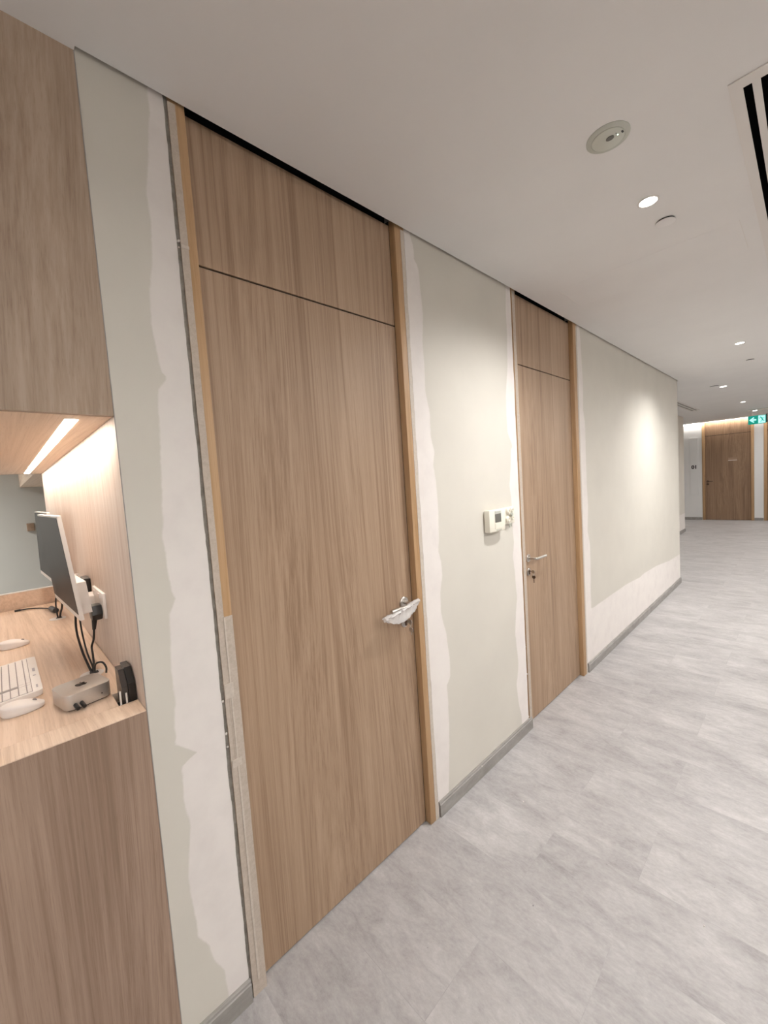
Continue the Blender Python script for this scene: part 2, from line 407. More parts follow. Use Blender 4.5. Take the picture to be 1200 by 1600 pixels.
# the end wall, in pieces either side of two doors
EY = 14.69
wall_box('wall_end_left', -2.3, -0.909, EY, EY+0.15, 0, H+0.2)
wall_box('wall_end_middle', 0.200, 0.385, EY, EY+0.15, 0, H+0.2)
wall_box('wall_end_right', 1.49, 2.6, EY, EY+0.15, 0, H+0.2)
# masonry behind the door openings (seen as the raw groove beside the frames)
for i, (a, b) in enumerate(((0.430, 0.470), (1.405, 1.445), (2.345, 2.380), (3.345, 3.385))):
    wall_box('trim_%d' % (i+1), -0.15, -0.005, a, b, 0, H+0.1, m=M_GAP)

def skirt(name, y0, y1, x=0.0, h=0.075, t=0.013, ends=True):
    bm = B()
    prism(bm, [(x, 0.0), (x+t, 0.0), (x+t, h-0.014), (x+t-0.003, h-0.011), (x+t-0.004, h-0.004), (x+t-0.007, h), (x, h)], 'y', y0, y1)
    return struct(name, bm, M_SKIRT)
skirt('baseboard_left_near', 0.249, 0.449)
skirt('baseboard_left_middle', 1.429, 2.388)
skirt('baseboard_left_far', 3.369, 6.80)
skirt('baseboard_alcove', 6.80, 12.112, x=-0.872)
def skirt_x(name, x0, x1):
    bm = B(); box(bm, x0, x1, EY-0.013, EY, 0, 0.075, 0.003); return struct(name, bm, M_SKIRT)
skirt_x('baseboard_end_left', -2.3, -0.912); skirt_x('baseboard_end_middle', 0.203, 0.382)

# white crumbs of filler along the ragged edges and on the floor
# ------------------------------------------------------------------ doors
def rose(bm, c, d, r=0.026, t=0.009):
    lathe(bm, c, d, [(0, 0), (r, 0), (r, t*0.7), (r-0.003, t), (0, t)], 32); return bm
def lever(bm, base, y_to, x_out=0.055, r=0.0085, drop=0.0):
    x, y, z = base; s = 1 if y_to > y else -1
    tube(bm, [(x, y, z), (x+x_out*0.55, y, z), (x+x_out*0.92, y+s*0.006, z), (x+x_out, y+s*0.028, z), (x+x_out, y+(y_to-y)*0.6, z-drop*0.5), (x+x_out, y_to, z-drop)], r, 12, seg=8)
    return bm
def door_side(name, y0, y1, yo0, yo1, hy, hz, lever_to, tapes, wood_m, gap=2.346):
    """opening y0..y1 in the left wall, frame outer edges yo0, yo1"""
    t = thing(name, (0, (y0+y1)/2, 0), kind='structure')
    for a, b, rv in ((yo0, y0, 1), (y1, yo1, -1)):
        bm = B(); box(bm, -0.10, 0.004, min(a, b), max(a, b), 0, H+0.03, 0.0022, 2); obj('jamb', bm, M_FRAME, t, smooth=True)
    # rebate stops behind the leaf
    bm = B(); box(bm, -0.10, -0.030, y0, y0+0.0025, 0.0, H+0.03); box(bm, -0.10, -0.030, y1-0.0035, y1, 0, H+0.03)
    obj('rebate_seal', bm, M_SEAM, t)
    bm = B(); box(bm, -0.070, -0.028, y0+0.0025, y1-0.0035, 0.006, gap-0.003, 0.001, 1); obj('door_leaf', bm, wood_m, t)
    bm = B(); box(bm, -0.070, -0.028, y0+0.0005, y1-0.0035, gap+0.003, H+0.012, 0.001, 1); obj('transom_panel', bm, wood_m, t)
    bm = B(); box(bm, -0.075, -0.055, y0, y1, H-0.02, H+0.13); box(bm, -0.075, -0.004, y0+0.001, y1-0.001, H+0.08, H+0.13); obj('head_shadow', bm, M_DARK, t)  # near-black boxes stand in for the deep shadow above the transom
    bm = B(); box(bm, -0.071, -0.036, y0, y1, gap-0.006, gap+0.006); box(bm, -0.065, -0.034, y0, y1, 0.0, 0.010)
    obj('shadow_joint', bm, M_SEAM, t)
    for (a, b, z0, z1, mm, px) in tapes:
        bm = B(); n = max(2, int((z1-z0)/0.02))
        # tape strip with slightly uneven edges
        lo, hi = [], []
        for k in range(n+1):
            z = z0+(z1-z0)*k/n
            lo.append((bm.verts.new((px, a+jag(3+a, z, 0.0016), z)), bm.verts.new((px-0.0012, a+jag(3+a, z, 0.0016), z))))
            hi.append((bm.verts.new((px, b+jag(4+b, z, 0.0012), z)), bm.verts.new((px-0.0012, b+jag(4+b, z, 0.0012), z))))
        for k in range(n):
            bm.faces.new((lo[k][0], hi[k][0], hi[k+1][0], lo[k+1][0])); bm.faces.new((lo[k][1], lo[k+1][1], hi[k+1][1], hi[k][1]))
            bm.faces.new((lo[k][0], lo[k+1][0], lo[k+1][1], lo[k][1])); bm.faces.new((hi[k][0], hi[k][1], hi[k+1][1], hi[k+1][0]))
        for k in (0, n): bm.faces.new((lo[k][0], hi[k][0], hi[k][1], lo[k][1]))
        obj('masking_tape', bm, mm, t)
    h = obj('door_handle', rose(B(), (-0.028, hy, hz), (1, 0, 0)), M_STEEL, t, smooth=True)
    h['label'] = 'satin steel lever handle'
    obj('lever', lever(B(), (-0.022, hy, hz), lever_to), M_STEEL, h, smooth=True)
    k = obj('lock', rose(B(), (-0.028, hy, hz-0.092), (1, 0, 0), 0.024, 0.007), M_STEEL, t, smooth=True)
    bm = B(); lathe(bm, (-0.021, hy, hz-0.088), (1, 0, 0), [(0, 0), (0.0085, 0), (0.0085, 0.006), (0, 0.006)], 20); box(bm, -0.021, -0.0152, hy-0.005, hy+0.005, hz-0.108, hz-0.09, 0.002)
    obj('cylinder', bm, M_BRONZE, k, smooth=True)
    return t
T = []
T.append((0.4550, 0.4755, 0.0, H-0.002, M_TAPE, 0.0052))
T.append((0.4752, 0.5015, 0.0, 0.815, M_TAPE, 0.0055)); T.append((0.4680, 0.5015, 0.800, 1.068, M_TAPE, 0.0060)); T.append((0.4755, 0.5015, 1.055, 1.272, M_TAPE, 0.0065))
T.append((0.4735, 0.4800, 0.05, 0.80, M_TAPE2, 0.0068)); T.append((0.4735, 0.4785, 0.80, 1.27, M_TAPE2, 0.0073))
T.append((0.456, 0.484, 1.015, 1.062, M_TAPE2, 0.0080)); T.append((0.458, 0.488, 0.790, 0.815, M_TAPE2, 0.0083))
T.append((0.456, 0.477, 2.365, 2.374, M_TAPE2, 0.0060))
T.append((1.398, 1.4195, 0.0, H-0.005, M_TAPE2, 0.0052))
door_side('door_1', 0.502, 1.363, 0.4575, 1.421, 1.302, 1.105, 1.165, T, M_DOOR)
T = [(2.366, 2.398, 0.0, H-0.005, M_TAPE, 0.0052), (3.332, 3.355, 0.0, H-0.005, M_TAPE2, 0.0052)]
door_side('door_2', 2.405, 3.280, 2.364, 3.357, 2.490, 1.100, 2.625, T, M_DOOR)

def key(name, c, loc, label, mats, drop):
    """key in a lock at c with a second key hanging from its ring"""
    x, y, z = c; t = thing(name, c, label, 'key')
    bm = B(); box(bm, x, x+0.012, y-0.0012, y+0.0012, z-0.004, z+0.004, 0.0005)
    lathe(bm, (x+0.020, y-0.0015, z), (0, 1, 0), [(0, 0), (0.011, 0), (0.011, 0.003), (0, 0.003)], 20); obj('key_bow', bm, mats[0], t, smooth=True)
    bm = B(); N = 24
    tube(bm, [(x+0.024+0.010*math.sin(2*PI*k/N)*0.4, y+0.004*math.cos(2*PI*k/N), z-0.014+0.013*math.cos(2*PI*k/N)) for k in range(N+1)], 0.0011, 6, curve=False); obj('key_ring', bm, mats[0], t, smooth=True)
    bm = B(); zz = z-0.026
    lathe(bm, (x+0.023, y-0.002, zz-0.009), (0, 1, 0), [(0, 0), (0.0115, 0), (0.0115, 0.003), (0, 0.003)], 20)
    prism(bm, [(x+0.020, zz-0.016), (x+0.026, zz-0.016), (x+0.026, zz-drop), (x+0.0235, zz-drop-0.004), (x+0.021, zz-drop), (x+0.021, zz-drop*0.8), (x+0.0195, zz-drop*0.72), (x+0.021, zz-drop*0.64)], 'y', y-0.0015, y+0.001)
    obj('hanging_key', bm, mats[1], t, smooth=True)
    return t
key('key', (-0.015, 1.305, 1.017), None, 'steel key in the lock of the nearest door, with a second key hanging', (M_STEEL, M_STEEL), 0.028)
key('key', (-0.015, 2.492, 1.012), None, 'dark key hanging from the lock of the second door', (M_STEEL, M_BRONZE), 0.045)

# plastic film wrapped round the near lever
bm = B()
def bag(t, s):
    # t along lever (0 at elbow, 1 at the free tip), s round the section
    y = 1.336 - 0.215*t; zc = 1.113 - 0.030*t
    hgt = 0.010 + 0.052*math.sin(PI*min(1, t*1.05))**0.8*(1-0.25*t)
    a = 2*PI*s; r = 0.013 + 0.004*mnoise.noise(Vector((t*14, s*9, 1)))
    zz = zc + (0.010*math.cos(a) if math.cos(a) > 0 else hgt*math.cos(a))
    xx = 0.033 + r*math.sin(a)*(1.0 if math.cos(a) > 0 else 0.45) + 0.006*mnoise.noise(Vector((t*22, s*14, 5)))
    return (xx, y + 0.004*mnoise.noise(Vector((t*20, s*11, 9))), zz + 0.004*mnoise.noise(Vector((t*25, s*15, 3))))
R = []
for i in range(29):
    t = i/28
    R.append([bm.verts.new(bag(t, k/26)) for k in range(26)])
for a, b in zip(R, R[1:]):
    for k in range(26): bm.faces.new((a[k], a[(k+1) % 26], b[(k+1) % 26], b[k]))
bm.faces.new(R[0]); bm.faces.new(R[-1])
tag(obj('plastic_wrap', bm, M_PLASTIC, smooth=True, loc=(0.03, 1.25, 1.09)), 'crumpled clear plastic film wrapped around the nearest door handle', 'plastic wrap')

def door_end(name, x0, x1, hx, lev):
    t = thing(name, ((x0+x1)/2, EY, 0), kind='structure')
    for a, b in ((x0, x0+0.062), (x1-0.062, x1)):
        bm = B(); box(bm, a, b, EY-0.006, EY+0.12, 0, H+0.1, 0.003); obj('jamb', bm, M_FRAME, t, smooth=True)
    bm = B(); box(bm, x0+0.064, x1-0.064, EY+0.030, EY+0.07, 0.006, 2.375, 0.001, 1); obj('door_leaf', bm, M_DOOR2, t)
    bm = B(); box(bm, x0+0.064, x1-0.064, EY+0.030, EY+0.07, 2.385, H+0.1, 0.001, 1); obj('transom_panel', bm, M_DOOR2, t)
    bm = B(); box(bm, x0+0.062, x1-0.062, EY+0.038, EY+0.075, 2.370, 2.39); box(bm, x0+0.062, x1-0.062, EY+0.045, EY+0.075, 0, 2.4); obj('shadow_joint', bm, M_SEAM, t)
    h = obj('door_handle', rose(B(), (hx, EY+0.030, 1.10), (0, -1, 0), 0.028), M_BRONZE, t, smooth=True)
    bm = B(); tube(bm, [(hx, EY+0.024, 1.10), (hx, EY-0.02, 1.10), (hx+lev*0.02, EY-0.028, 1.10), (hx+lev*0.12, EY-0.028, 1.10)], 0.009, 10); obj('lever', bm, M_BRONZE, h, smooth=True)
    obj('lock', rose(B(), (hx, EY+0.030, 1.02), (0, -1, 0), 0.028), M_BRONZE, t, smooth=True)
    return t
door_end('door_3', -0.905, 0.198, -0.785, 1)
door_end('door_4', 0.387, 1.488, 1.37, -1)
t = thing('door_plate', (-0.235, EY+0.03, 1.69), 'small wooden name plate on the door at the end of the corridor', 'sign')
bm = B(); box(bm, -0.335, -0.15, EY+0.024, EY+0.030, 1.655, 1.735, 0.002); obj('plate', bm, M_PLATE, t)
bm = B(); box(bm, -0.335, -0.15, EY+0.019, EY+0.024, 1.648, 1.658, 0.001); obj('lower_lip', bm, M_CHIP, t)
# tall white number panel on the end wall
t = thing('number_sign', (-1.09, EY, 1.53), 'tall slim white panel with the number 01 beside the end door', 'sign')
bm = B(); box(bm, -1.185, -0.995, EY-0.012, EY, 0.72, 2.36, 0.003); obj('panel', bm, M_WHITE, t)
bm = B(); box(bm, -1.190, -0.990, EY-0.016, EY, 2.345, 2.370, 0.003); obj('cap', bm, M_WHITE, t)
text_mesh('01', 0.135, Matrix.Translation((-1.085, EY-0.014, 1.525)) @ Matrix.Rotation(PI/2, 4, 'X'), M_TEXT, t, 'number', bold=0.006)

# ------------------------------------------------------------------ ceiling fittings
def light(name, kind, loc, energy, **kw):
    ld = bpy.data.lights.new(name, kind); ld.energy = energy; ld.color = kw.pop('color', WARM)
    for k, v in kw.items(): setattr(ld, k, v)
    o = bpy.data.objects.new(name, ld); o.location = loc; return o
def downlight(x, y, r, label, energy, z=H, size=148):
    t = thing('ceiling_downlight', (x, y, z), label, 'light', 'recessed ceiling downlights')
    bm = B(); lathe(bm, (x, y, z), (0, 0, -1), [(r*0.80, -0.001), (r, 0.0), (r, 0.0020), (r*0.93, 0.0032), (r*0.82, 0.0022), (r*0.80, -0.001)], 40)
    bmesh.ops.delete(bm, geom=[f for f in bm.faces if len(f.verts) > 4], context='FACES'); obj('trim_ring', bm, M_CEILWHITE, t, smooth=True)
    bm = B(); lathe(bm, (x, y, z), (0, 0, -1), [(0, 0.0016), (r*0.82, 0.0012), (r*0.82, -0.001), (0, -0.001)], 40); obj('diffuser', bm, M_GLOW, t)
    l = light('downlight_lamp', 'SPOT', (0, 0, -0.010), energy, spot_size=math.radians(size), spot_blend=1.0, shadow_soft_size=r*0.8)
    link(l, t); return t
downlight(0.776, 2.114, 0.040, 'lit recessed downlight nearest the camera, beside the round emergency light', SPOT_W*0.70)
downlight(0.778, 5.286, 0.040, 'lit recessed downlight above the far end of the left wall', SPOT_W*0.95)
downlight(0.335, 8.05, 0.048, 'lit recessed downlight touching a dark rimmed sprinkler cover down the corridor', SPOT_FAR)
downlight(0.335, 10.63, 0.045, 'lit recessed downlight down the corridor, midway between sprinkler and exit sign', SPOT_FAR)
downlight(0.345, 12.9, 0.050, 'lit recessed downlight directly above the green exit sign', SPOT_FAR*0.6)
downlight(0.56, 13.9, 0.050, 'lit recessed downlight farthest away, right of the exit sign', SPOT_FAR*0.6)
# unseen downlights added as fill, behind the camera and to the right
def added_downlight(x, y, e, name='ceiling_downlight', z=H):
    downlight(x, y, 0.045, 'added recessed fill downlight, out of view', e, z)
for (x, y, e) in ((1.95, 8.0, SPOT_W*0.25), (1.6, -1.9, SPOT_W*0.25)):
    added_downlight(x, y, e)
downlight(-3.9, -1.5, 0.05, 'added recessed downlight lighting the booth behind the desk, out of view', SPOT_W*3.2)  # unseen lamp added to brighten the booth's grey wall

def sprinkler(x, y, label, r=0.038):
    t = thing('sprinkler_cover', (x, y, H), label, 'sprinkler', 'flush sprinkler covers')
    bm = B(); lathe(bm, (x, y, H), (0, 0, -1), [(0, -0.001), (r-0.004, -0.001), (r-0.004, 0.006), (0, 0.006)], 36); obj('neck', bm, M_DARK, t)
    bm = B(); lathe(bm, (x, y, H), (0, 0, -1), [(0, 0.006), (r, 0.006), (r, 0.0085), (r-0.003, 0.010), (0, 0.010)], 36); obj('cover_plate', bm, M_CEIL, t, smooth=True)
sprinkler(0.791, 2.338, 'flat white sprinkler cover just behind the nearest downlight')
sprinkler(0.775, 6.27, 'flat white sprinkler cover behind the second downlight')
sprinkler(0.255, 7.85, 'flat white sprinkler cover touching the third downlight', 0.055)

t = thing('emergency_light', (0.778, 1.611, H), 'round greenish white emergency light with lens and indicator on the ceiling', 'emergency light')
c = (0.778, 1.611, H)
bm = B(); lathe(bm, c, (0, 0, -1), [(0, 0), (0.066, 0), (0.066, 0.002), (0.060, 0.005), (0.051, 0.006), (0.050, 0.005), (0, 0.005)], 48); obj('ring', bm, M_SENSOR2, t, smooth=True)
bm = B(); lathe(bm, c, (0, 0, -1), [(0, 0.005), (0.049, 0.005), (0.049, 0.007), (0.046, 0.0083), (0, 0.0085)], 48); obj('face', bm, M_SENSOR, t, smooth=True)
bm = B(); lathe(bm, (0.786, 1.606, H-0.0085), (0, 0, -1), [(0, 0), (0.012, 0), (0.0125, 0.002), (0.008, 0.003), (0, 0.001)], 28)
for v in bm.verts: v.co.x = 0.786 + (v.co.x-0.786)*1.0; v.co.y = 1.606 + (v.co.y-1.606)*0.8
obj('lens', bm, M_LCD, t, smooth=True)
bm = B(); box(bm, 0.8195, 0.8255, 1.604, 1.616, H-0.0092, H-0.0080, 0.0005); obj('test_slot', bm, M_BLACK, t)
bm = B(); lathe(bm, (0.808, 1.611, H-0.0085), (0, 0, -1), [(0, 0), (0.0022, 0), (0.0016, 0.0014), (0, 0.002)], 12)
obj('indicator', bm, mat('green_indicator', (0.6, 0.9, 0.6), 0.4, emit=((0.8, 1.0, 0.8), 3.0)), t)
bm = B(); lathe(bm, (0.806, 1.601, H-0.0085), (0, 0, -1), [(0, 0), (0.0016, 0), (0.0013, 0.001), (0, 0.001)], 12); obj('screw', bm, M_BLACK, t)

# slot diffuser overhead
def diffuser(x0, x1, y0, y1, slots, label, drop=0.004, dark=M_DARK):
    t = thing('air_diffuser', ((x0+x1)/2, (y0+y1)/2, H), label, 'air vent', None)
    e = 0.044; xs = [x0] + [v for s in slots for v in s] + [x1]
    bm = B(); ya, yb = y0+e, y1-e
    for a, b in zip(xs[::2], xs[1::2]):
        box(bm, a, b, ya, yb, H-drop, H-0.0005)
    box(bm, x0, x1, y0, ya, H-drop, H-0.0005); box(bm, x0, x1, yb, y1, H-drop, H-0.0005)
    obj('frame', bm, M_CEILWHITE, t)
    bm = B()
    for a, b in slots: box(bm, a-0.002, b+0.002, ya-0.002, yb+0.002, H-0.0024, H-0.0006)
    obj('plenum', bm, dark, t)
    return t
diffuser(1.080, 1.302, 1.692, 3.60, [(1.111, 1.131), (1.150, 1.170), (1.189, 1.209), (1.228, 1.248)], 'long white slot air diffuser with black slots at the right edge overhead')
diffuser(-0.535, -0.385, 8.6, 10.95, [(-0.515, -0.470), (-0.452, -0.407)], 'short slot air diffuser in the ceiling past the corner of the left wall', drop=0.010, dark=M_SKIRT)
t = thing('access_panel', (0.6, 2.8, H), 'flush white access panel in the ceiling with hairline edges', 'access panel')
bm = B(); box(bm, 0.176, 1.020, 2.628, 3.000, H-0.0004, H-0.0002); obj('panel', bm, M_CEIL, t)
bm = B(); box(bm, 0.174, 0.176, 2.628, 3.0, H-0.0014, H-0.0002); obj('edge_trim', bm, M_CEILWHITE, t)
bm = B(); box(bm, 1.020, 1.022, 2.628, 3.0, H-0.0014, H-0.0002); obj('edge_trim', bm, M_CEILWHITE, t)

# exit sign
SY = 12.6
t = thing('exit_sign', (0.40, SY, H), 'green illuminated exit sign with left arrow hanging from the ceiling', 'exit sign')
x0, x1, z0, z1 = 0.250, 0.548, 2.435, 2.625
bm = B(); box(bm, x0, x1, SY-0.012, SY+0.012, z0, z1, 0.002); obj('panel', bm, M_SIGN, t)
bm = B(); box(bm, x1, x1+0.030, SY-0.014, SY+0.014, z0+0.02, z1+0.012, 0.002); obj('end_cap', bm, M_SIGNBODY, t)
bm = B()
for xx in (x0+0.06, x1-0.04): tube(bm, [(xx, SY, z1), (xx, SY, H)], 0.004, 8, curve=False)
box(bm, x0-0.01, x1+0.03, SY-0.02, SY+0.02, H-0.02, H, 0.002); obj('hanger', bm, M_CEILWHITE, t)
zc = (z0+z1)/2; yf = SY-0.0135
bm = B(); ax = x0+0.018
prism(bm, [(ax, zc), (ax+0.075, zc+0.062), (ax+0.088, zc+0.045), (ax+0.052, zc+0.016), (ax+0.120, zc+0.016), (ax+0.120, zc-0.016), (ax+0.052, zc-0.016), (ax+0.088, zc-0.045), (ax+0.075, zc-0.062)], 'y', yf, SY-0.010); obj('arrow', bm, M_SIGNW, t)
bm = B(); bx = x0+0.172; box(bm, bx, bx+0.116, yf+0.0005, SY-0.010, z0+0.012, z1-0.012); f = obj('pictogram', bm, M_SIGNW, t)
def P(pts): return [(bx+0.058+a, zc+b) for a, b in pts]
bm = B()
lathe(bm, (bx+0.042, yf-0.0005, zc+0.056), (0, 1, 0), [(0, 0), (0.011, 0), (0.011, 0.0015), (0, 0.0015)], 16)
for pts in ([(-0.022, 0.04), (-0.002, 0.044), (0.022, 0.0), (0.006, -0.012)], [(0.006, -0.012), (0.022, 0.0), (0.03, -0.03), (0.05, -0.036), (0.048, -0.048), (0.02, -0.042)],
            [(0.004, -0.006), (0.012, -0.016), (-0.004, -0.034), (-0.012, -0.066), (-0.024, -0.062), (-0.014, -0.028)], [(-0.014, 0.036), (-0.044, 0.014), (-0.050, 0.022), (-0.022, 0.044)], [(0.0, 0.04), (0.028, 0.026), (0.042, 0.034), (0.046, 0.026), (0.028, 0.014), (0.004, 0.026)]):
    prism(bm, P(pts), 'y', yf-0.0005, yf+0.001)
obj('running_figure', bm, M_SIGN, t)

# LED cove along the end wall
bm = B(); box(bm, -1.5, 2.55, 14.625, 14.665, H+0.006, H+0.014)
tag(obj('linear_cove_light', bm, M_LEDFAR, loc=(0, 14.645, H+0.01)), 'thin lit LED line where the ceiling meets the end wall', 'light')
bm = B(); box(bm, -2.3, 2.6, 14.60, 14.69, H+0.022, H+0.034); struct('ceiling_cove', bm, M_WHITE)

# unseen LED strip added along the right-hand wall to fill the corridor
M_FILLSIDE = mat('lit_fill_strip_side', (0.9, 0.88, 0.85), 0.5, emit=((1.0, 0.97, 0.93), FILL_SIDE))
bm = B(); box(bm, 2.535, 2.575, -2.6, 12.0, H+0.006, H+0.014)
tag(obj('linear_cove_light', bm, M_FILLSIDE, loc=(2.555, 4.7, H+0.01)), 'added LED fill strip along the right-hand wall, out of view', 'light')
# ------------------------------------------------------------------ the desk booth
YL = -0.62                       # left end of the booth, outside the picture
t = thing('desk', (-0.95, -0.1, 0), 'oak laminate counter desk beside the near wall, with solid end panel', 'desk')
bm = B(); box(bm, -0.020, 0.0, YL, 0.2445, 0, DESK-0.0025); obj('end_panel', bm, M_CAB2, t)
bm = B(); box(bm, -1.89, -1.87, YL, 0.2435, 0, DESK-0.03); obj('far_end_panel', bm, M_CAB2, t)
bm = B()
prism(bm, [(-0.0905, YL), (-0.0905, 0.196), (-0.188, 0.196), (-0.188, 0.2435), (-1.87, 0.2435), (-1.87, YL)], 'z', DESK-0.03, DESK); obj('desktop', bm, M_TOP, t)
bm = B(); box(bm, -0.090, 0.0006, YL, 0.2435, DESK-0.0022, DESK, 0.0006, 1); box(bm, -0.090, -0.0205, YL, 0.2435, DESK-0.018, DESK-0.0023); obj('edge_band', bm, M_BAND, t)
ups = thing('upstand_panel', (-1.885, -0.1, DESK), 'low oak divider panel standing at the far end of the desk', 'upstand')  # upstand of the desk, modelled as a separate thing
bm = B(); box(bm, -1.912, -1.890, YL, 0.2435, DESK-0.2, 1.165); obj('board', bm, M_TOP, ups)
bm = B(); box(bm, -1.914, -1.888, YL, 0.2435, 1.165, 1.169); obj('top_edge', bm, M_WPLAST, ups)
bm = B(); box(bm, -0.188, -0.09, 0.196, 0.2435, DESK-0.035, DESK-0.030); obj('slot_floor', bm, M_SEAM, t)

Z1 = 1.873
t = thing('wall_cabinet', (-1.2, -0.1, Z1), 'oak laminate overhead cabinet above the desk, reaching the ceiling', 'cabinet')
bm = B(); box(bm, -0.020, 0.0, YL, 0.2445, Z1+0.0005, H+0.001); obj('end_panel', bm, M_CAB, t)
bm = B(); box(bm, -2.36, -0.0205, YL, 0.150, Z1, Z1+0.02); box(bm, -2.36, -0.0205, 0.180, 0.2435, Z1, Z1+0.02)
box(bm, -0.085, -0.0205, 0.150, 0.180, Z1, Z1+0.02); box(bm, -2.36, -2.32, 0.150, 0.180, Z1, Z1+0.02); obj('bottom_panel', bm, M_SOFFIT, t)
bm = B(); box(bm, -2.38, -2.36, YL, 0.2435, Z1, H); box(bm, -2.36, -0.02, YL, YL+0.02, Z1, H); obj('side_panel', bm, M_CAB, t)
t = thing('led_strip_light', (-1.2, 0.165, Z1), 'glowing warm LED strip recessed under the overhead cabinet', 'light')
bm = B(); box(bm, -2.32, -0.085, 0.150, 0.180, Z1+0.006, Z1+0.012); obj('housing', bm, M_CEILWHITE, t)
bm = B(); box(bm, -2.318, -0.087, 0.157, 0.177, Z1-0.0012, Z1+0.0058); obj('diffuser', bm, M_LEDSTRIP, t)

bm = B(); box(bm, -2.38, -0.001, PANEL, PANEL+0.016, 0.0, H+0.01)
tag(obj('wall_panel', bm, M_PANEL, loc=(-1.2, PANEL, 0)), 'pale oak panel lining the wall behind the computer screens', 'wall panel')
bm = B(); box(bm, -0.0015, 0.0012, PANEL-0.0008, PANEL+0.0012, 0, H); struct('trim_5', bm, M_SKIRT)

t = thing('ledge', (-3.5, 0.5, Z1), 'oak ledge on the wall beyond the overhead cabinet', 'shelf')
bm = B(); box(bm, -4.7, -2.40, 0.205, 1.0, Z1, Z1+0.30); obj('box', bm, M_SOFFIT, t)
bm = B(); box(bm, -4.7, -4.67, 0.22, 0.285, 1.39, 1.475, 0.004)
tag(obj('wall_switch', bm, M_PLATE, loc=(-4.69, 0.25, 1.43)), 'small beige wall switch on the grey wall behind the far screen', 'switch')

# monitors: a glass, a thin white shell and a stand bracket on the panel
def slab(bm, c, th, off=0.0, inset=(0, 0, 0, 0)):
    """c: TL, TR, BR, BL front corners; extruded backwards (to +y)"""
    TL, TR, BR, BL = [Vector(p) for p in c]
    def q(u, v): return (TL*(1-u)+TR*u)*(1-v) + (BL*(1-u)+BR*u)*v
    n = (TR-TL).cross(BL-TL).normalized()
    if n.y < 0: n = -n
    l, r, tp, b = inset; w_ = (TR-TL).length; h_ = (BL-TL).length
    P4 = [q(l/w_, tp/h_), q(1-r/w_, tp/h_), q(1-r/w_, 1-b/h_), q(l/w_, 1-b/h_)]
    f = [bm.verts.new(p + n*off) for p in P4]; k = [bm.verts.new(p + n*(off+th)) for p in P4]
    F = [bm.faces.new(f), bm.faces.new(k[::-1])]
    for i in range(4): F.append(bm.faces.new((f[i], k[i], k[(i+1) % 4], f[(i+1) % 4])))
    return F
def monitor(c, label, back, group='white monitors above the desk'):
    cc = sum((Vector(p) for p in c), Vector())/4
    t = thing('monitor', cc, label, 'monitor', group)
    bm = B(); slab(bm, c, 0.012); obj('shell', bm, M_WPLAST, t)
    bm = B(); slab(bm, c, 0.0008, -0.0009, (0.004, 0.006, 0.006, 0.020)); obj('screen', bm, M_SCREEN, t)
    bm = B(); slab(bm, c, 0.030, 0.012, (0.10, 0.03, 0.235, 0.012)); obj('rear_housing', bm, M_WPLAST, t)
    x, z = back
    bm = B(); box(bm, x-0.045, x+0.045, cc.y+0.018, PANEL-0.001, z-0.02, z+0.02, 0.004); obj('wall_mount', bm, M_WPLAST, t)
    return t
monitor([(-0.935, 0.118, 1.618), (-0.42, 0.1365, 1.6155), (-0.42, 0.1655, 1.262), (-0.95, 0.1445, 1.262)],
        'white framed monitor with dark screen, nearer one to the camera', (-0.66, 1.283))
monitor([(-1.80, 0.1545, 1.624), (-1.22, 0.167, 1.621), (-1.22, 0.176, 1.262), (-1.82, 0.150, 1.266)],
        'white framed monitor with dark screen, farther one mostly hidden behind the first', (-1.5, 1.315))

# keyboard: long side along x, back edge towards the panel
KX0, KX1, KY0, KY1 = -0.755, -0.366, -0.085, 0.050
t = thing('keyboard', (-0.56, -0.02, DESK), 'white full-size computer keyboard on the desk', 'keyboard')
def tilt(y): return 0.006 + 0.009*(y-KY0)/(KY1-KY0)
bm = B(); pts = []
rr = 0.014
for cx_, cy_, a0 in ((KX1-rr, KY1-rr, 0), (KX0+rr, KY1-rr, 90), (KX0+rr, KY0+rr, 180), (KX1-rr, KY0+rr, 270)):
    for k in range(6):
        a = math.radians(a0+18*k); pts.append((cx_+rr*math.cos(a), cy_+rr*math.sin(a)))
prism(bm, pts, 'z', DESK+0.0008, DESK+0.010, 0.0022)
for v in bm.verts:
    if v.co.z > DESK+0.004: v.co.z += tilt(v.co.y)-0.006
obj('base', bm, M_WPLAST, t, smooth=True)
def key_obj(x0, x1, y0, y1, name='key'):
    bm = B(); g = 0.0010
    box(bm, x0+g, x1-g, y0+g, y1-g, 0.0, 0.0032, 0.0009, 1)
    for v in bm.verts: v.co.z += DESK+0.0035+tilt(v.co.y)
    return obj(name, bm, M_WPLAST2, t)
# dark wells under the key fields
bm = B()
main0, main1 = KX0+0.010, KX1-0.098
num0, num1 = KX1-0.076, KX1-0.010
rows = [(0.014, 0.026), (-0.005, 0.0135), (-0.0235, -0.0055), (-0.042, -0.024), (-0.0605, -0.0425), (-0.079, -0.061)]
for a, b in ((main0, main1), (main1+0.0025, num0-0.003), (num0, num1)):
    vs = [bm.verts.new((x, y, DESK+0.0042+tilt(y))) for x, y in ((a-0.0008, -0.080), (b+0.0008, -0.080), (b+0.0008, 0.0268), (a-0.0008, 0.0268))]
    vb = [bm.verts.new(v.co - Vector((0, 0, 0.003))) for v in vs]
    bm.faces.new(vs); bm.faces.new(vb[::-1])
    for i in range(4): bm.faces.new((vs[i], vb[i], vb[(i+1) % 4], vs[(i+1) % 4]))
obj('key_well', bm, M_KEYGAP, t)
splits = [13, 14, 14, 12, 11, 7]
